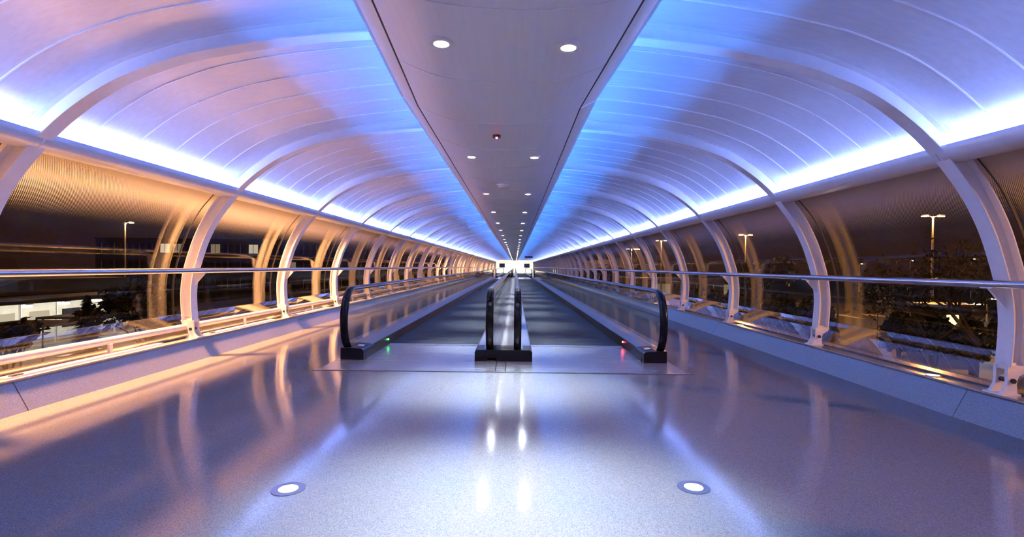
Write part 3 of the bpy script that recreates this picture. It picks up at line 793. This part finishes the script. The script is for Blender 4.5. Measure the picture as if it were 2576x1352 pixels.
for k, (u, v, y, r) in enumerate(((2258,785,40,1.1), (2352,790,38,1.0), (2436,800,36,0.95), (2545,770,36,1.4), (1960,735,36,1.3), (2048,745,32,1.2), (1862,720,42,1.5), (1775,722,52,1.8))):
    p = at(u, v, y)
    bush(p[0], p[1], p[2], r, 'dense dark shrub in the row before the bare tree' if k < 4 else 'dense dark shrub in the row below the clear standing street lamp', 20+k, 'shrubs before the bare tree' if k < 4 else 'shrubs below the street lamp')
p = at(1905,650,60); tree(p[0], p[1], p[2], 'dark leafy tree behind the shrubs and the street lamp', .5, 1800, 9, .3)
p = at(215,745,28); conifer(p[0], p[1], p[2], 'small dark conifer in front of the bus station', 31)
p = at(380,715,25); tree(p[0], p[1], p[2], 'dark leafy tree at the end of the bus station', .3, 1500, 12, .2)
p = at(20,760,24); tree(p[0], p[1], p[2]-1.0, 'low leafy tree beside the nearer shelter', .3, 900, 14, .2)

# bus station on the warm side
bs = thing('bus_station', 'long low bus station with lit white front and canopy', 'building', (-44, 49, GZ))
link('wall', MB().box(-2, 0, -14, 13, 0, 3.6).mesh('wall', M['pale']), bs)
link('roof', MB().box(-6, 3.2, -15, 14, 3.6, 3.95).mesh('roof', M['brick']), bs)
link('upper_storey', MB().box(-14, -3, -15, 14, 3.95, 5.4).mesh('upper_storey', M['brick']), bs)
for k in range(8):
    y = -13 + k*3.4
    wd = link('window', MB().box(0, .05, y+.5, y+2.5, .8, 2.6).mesh('window', M['litwin' if k in (2,3,5) else 'darkwin']), bs)
    link('column', MB().tube([(2.9, y, 0), (2.9, y, 3.6)], .09, 8).mesh('column', M['pale']), bs)
for k, (u, v) in enumerate(((40,776),(93,770),(147,765),(200,759),(246,753),(322,746))):
    y = 36.0 + k*3.7
    t = thing('canopy_lamp', 'white lamp hanging under the bus station canopy', 'lamp', (-41.2, y, GZ+3.595), 0, 'lamps under the bus station canopy')
    link('lamp_shade', MB().box(-.35, .35, -.35, .35, -.10, .0).mesh('lamp_shade', M['white']), t)
    link('lens', MB().box(-.30, .30, -.30, .30, -.30, -.10).mesh('lens', M['whitelamp']), t)
    point('lamp_beam', (0.2, 0, -.6), 70, (1.0, .96, .80), .2, t)
def shelter(x, y, wx, wy, h, label):
    t = thing('bus_shelter', label, 'bus shelter', (x, y, GZ))
    link('roof', MB().prism([(-wx,h),(wx,h+.1),(wx,h+.24),(-wx,h+.16)], [-wy, wy]).mesh('roof', M['roof']), t)
    for a in (-1, 1):
        for b in (-1, 1): link('post', MB().tube([(a*wx*.85, b*wy*.9, 0), (a*wx*.85, b*wy*.9, h+.1)], .06, 8).mesh('post', M['metal']), t)
    link('back_panel', MB().box(-wx*.85, -wx*.83, -wy*.88, wy*.88, .3, h-.4).mesh('back_panel', M['bal_glass']), t)
    link('bench', MB().box(-wx*.6, -wx*.3, -wy*.7, wy*.7, .42, .50).mesh('bench', M['metal']), t)
p = at(30,818,29); shelter(p[0], p[1], 2.2, 2.6, p[2]-GZ-.2, 'nearer flat roofed bus shelter before the bus station')
p = at(228,790,38); shelter(p[0], p[1], 1.8, 2.6, p[2]-GZ-.2, 'farther flat roofed bus shelter behind the conifer')
def office(x0, x1, y, top, depth, label, lit, dim=(), rows=3, bw=3.2):
    t = thing('office_building', label, 'building', ((x0+x1)/2, y, GZ)); hw = (x1-x0)/2; H = top-GZ
    link('wall', MB().box(-hw, hw, 0, depth, 0, H).mesh('wall', M['brick']), t)
    link('parapet', MB().box(-hw-.2, hw+.2, -.2, depth, H, H+.4).mesh('parapet', M['brick']), t)
    n = int(2*hw/bw); rh = H/rows
    for r in range(rows):
        for k in range(n):
            mt = 'litwin' if (r, k) in lit else 'dimwin' if (r, k) in dim else 'darkwin'
            wdw = link('window', MB().box(-hw+k*bw+.5, -hw+(k+1)*bw-.4, -.06, .0, r*rh+1.1, r*rh+rh-1.0).mesh('window', M[mt]), t)
            link('mullion', MB().box(-hw+k*bw+bw/2-.05, -hw+k*bw+bw/2+.07, -.10, -.05, r*rh+1.1, r*rh+rh-1.0).mesh('mullion', M['metal']), t)
    return t
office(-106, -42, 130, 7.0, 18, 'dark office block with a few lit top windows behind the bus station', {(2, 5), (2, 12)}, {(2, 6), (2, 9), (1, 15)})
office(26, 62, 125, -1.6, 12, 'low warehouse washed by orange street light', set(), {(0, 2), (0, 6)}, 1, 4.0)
kx = at(2392,818,44); kb = thing('kiosk', 'small kiosk with one lit window behind the shrubs', 'building', (kx[0], kx[1], GZ))
link('wall', MB().box(-1.6, 1.6, 0, 2.5, 0, 4.2).mesh('wall', M['brick']), kb); link('roof', MB().box(-1.9, 1.9, -.3, 2.8, 4.2, 4.4).mesh('roof', M['metal']), kb)
link('window', MB().box(-.5, .5, -.05, .0, 2.6, 3.5).mesh('window', emit('kiosk_window', (1.0, .72, .30), 1.2)), kb)
# road and sign on the blue side
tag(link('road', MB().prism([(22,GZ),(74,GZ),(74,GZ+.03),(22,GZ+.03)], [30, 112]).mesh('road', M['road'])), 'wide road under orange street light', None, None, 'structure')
for k in range(3):
    ar = [(-.25,-3),(.25,-3),(.25,.2),(.9,.2),(0,2.6),(-.9,.2),(-.25,.2)]
    mm = MB(); n = len(ar); mm.add([(x*1.6, y*1.6, z) for z in (.03, .045) for x, y in ar], [tuple(range(n))[::-1], tuple(range(n, 2*n))] + [(i, (i+1) % n, n+(i+1) % n, n+i) for i in range(n)])
    tag(link('road_arrow', mm.mesh('road_arrow', M['paint']), None, (52+k*5.5, 82, GZ)), 'white arrow painted on the orange lit road', 'road marking', 'arrows on the road')
sp = at(2222,742,50); sgn = thing('road_sign', 'back of a large road sign on two posts', 'sign', (sp[0], sp[1], GZ))
link('board', MB().box(-.95, .95, -.04, .04, sp[2]-GZ-.8, sp[2]-GZ+.75).mesh('board', M['signback']), sgn)
for x in (-.6, .6): link('post', MB().tube([(x, .08, 0), (x, .08, sp[2]-GZ+.6)], .06, 8).mesh('post', M['metal']), sgn)
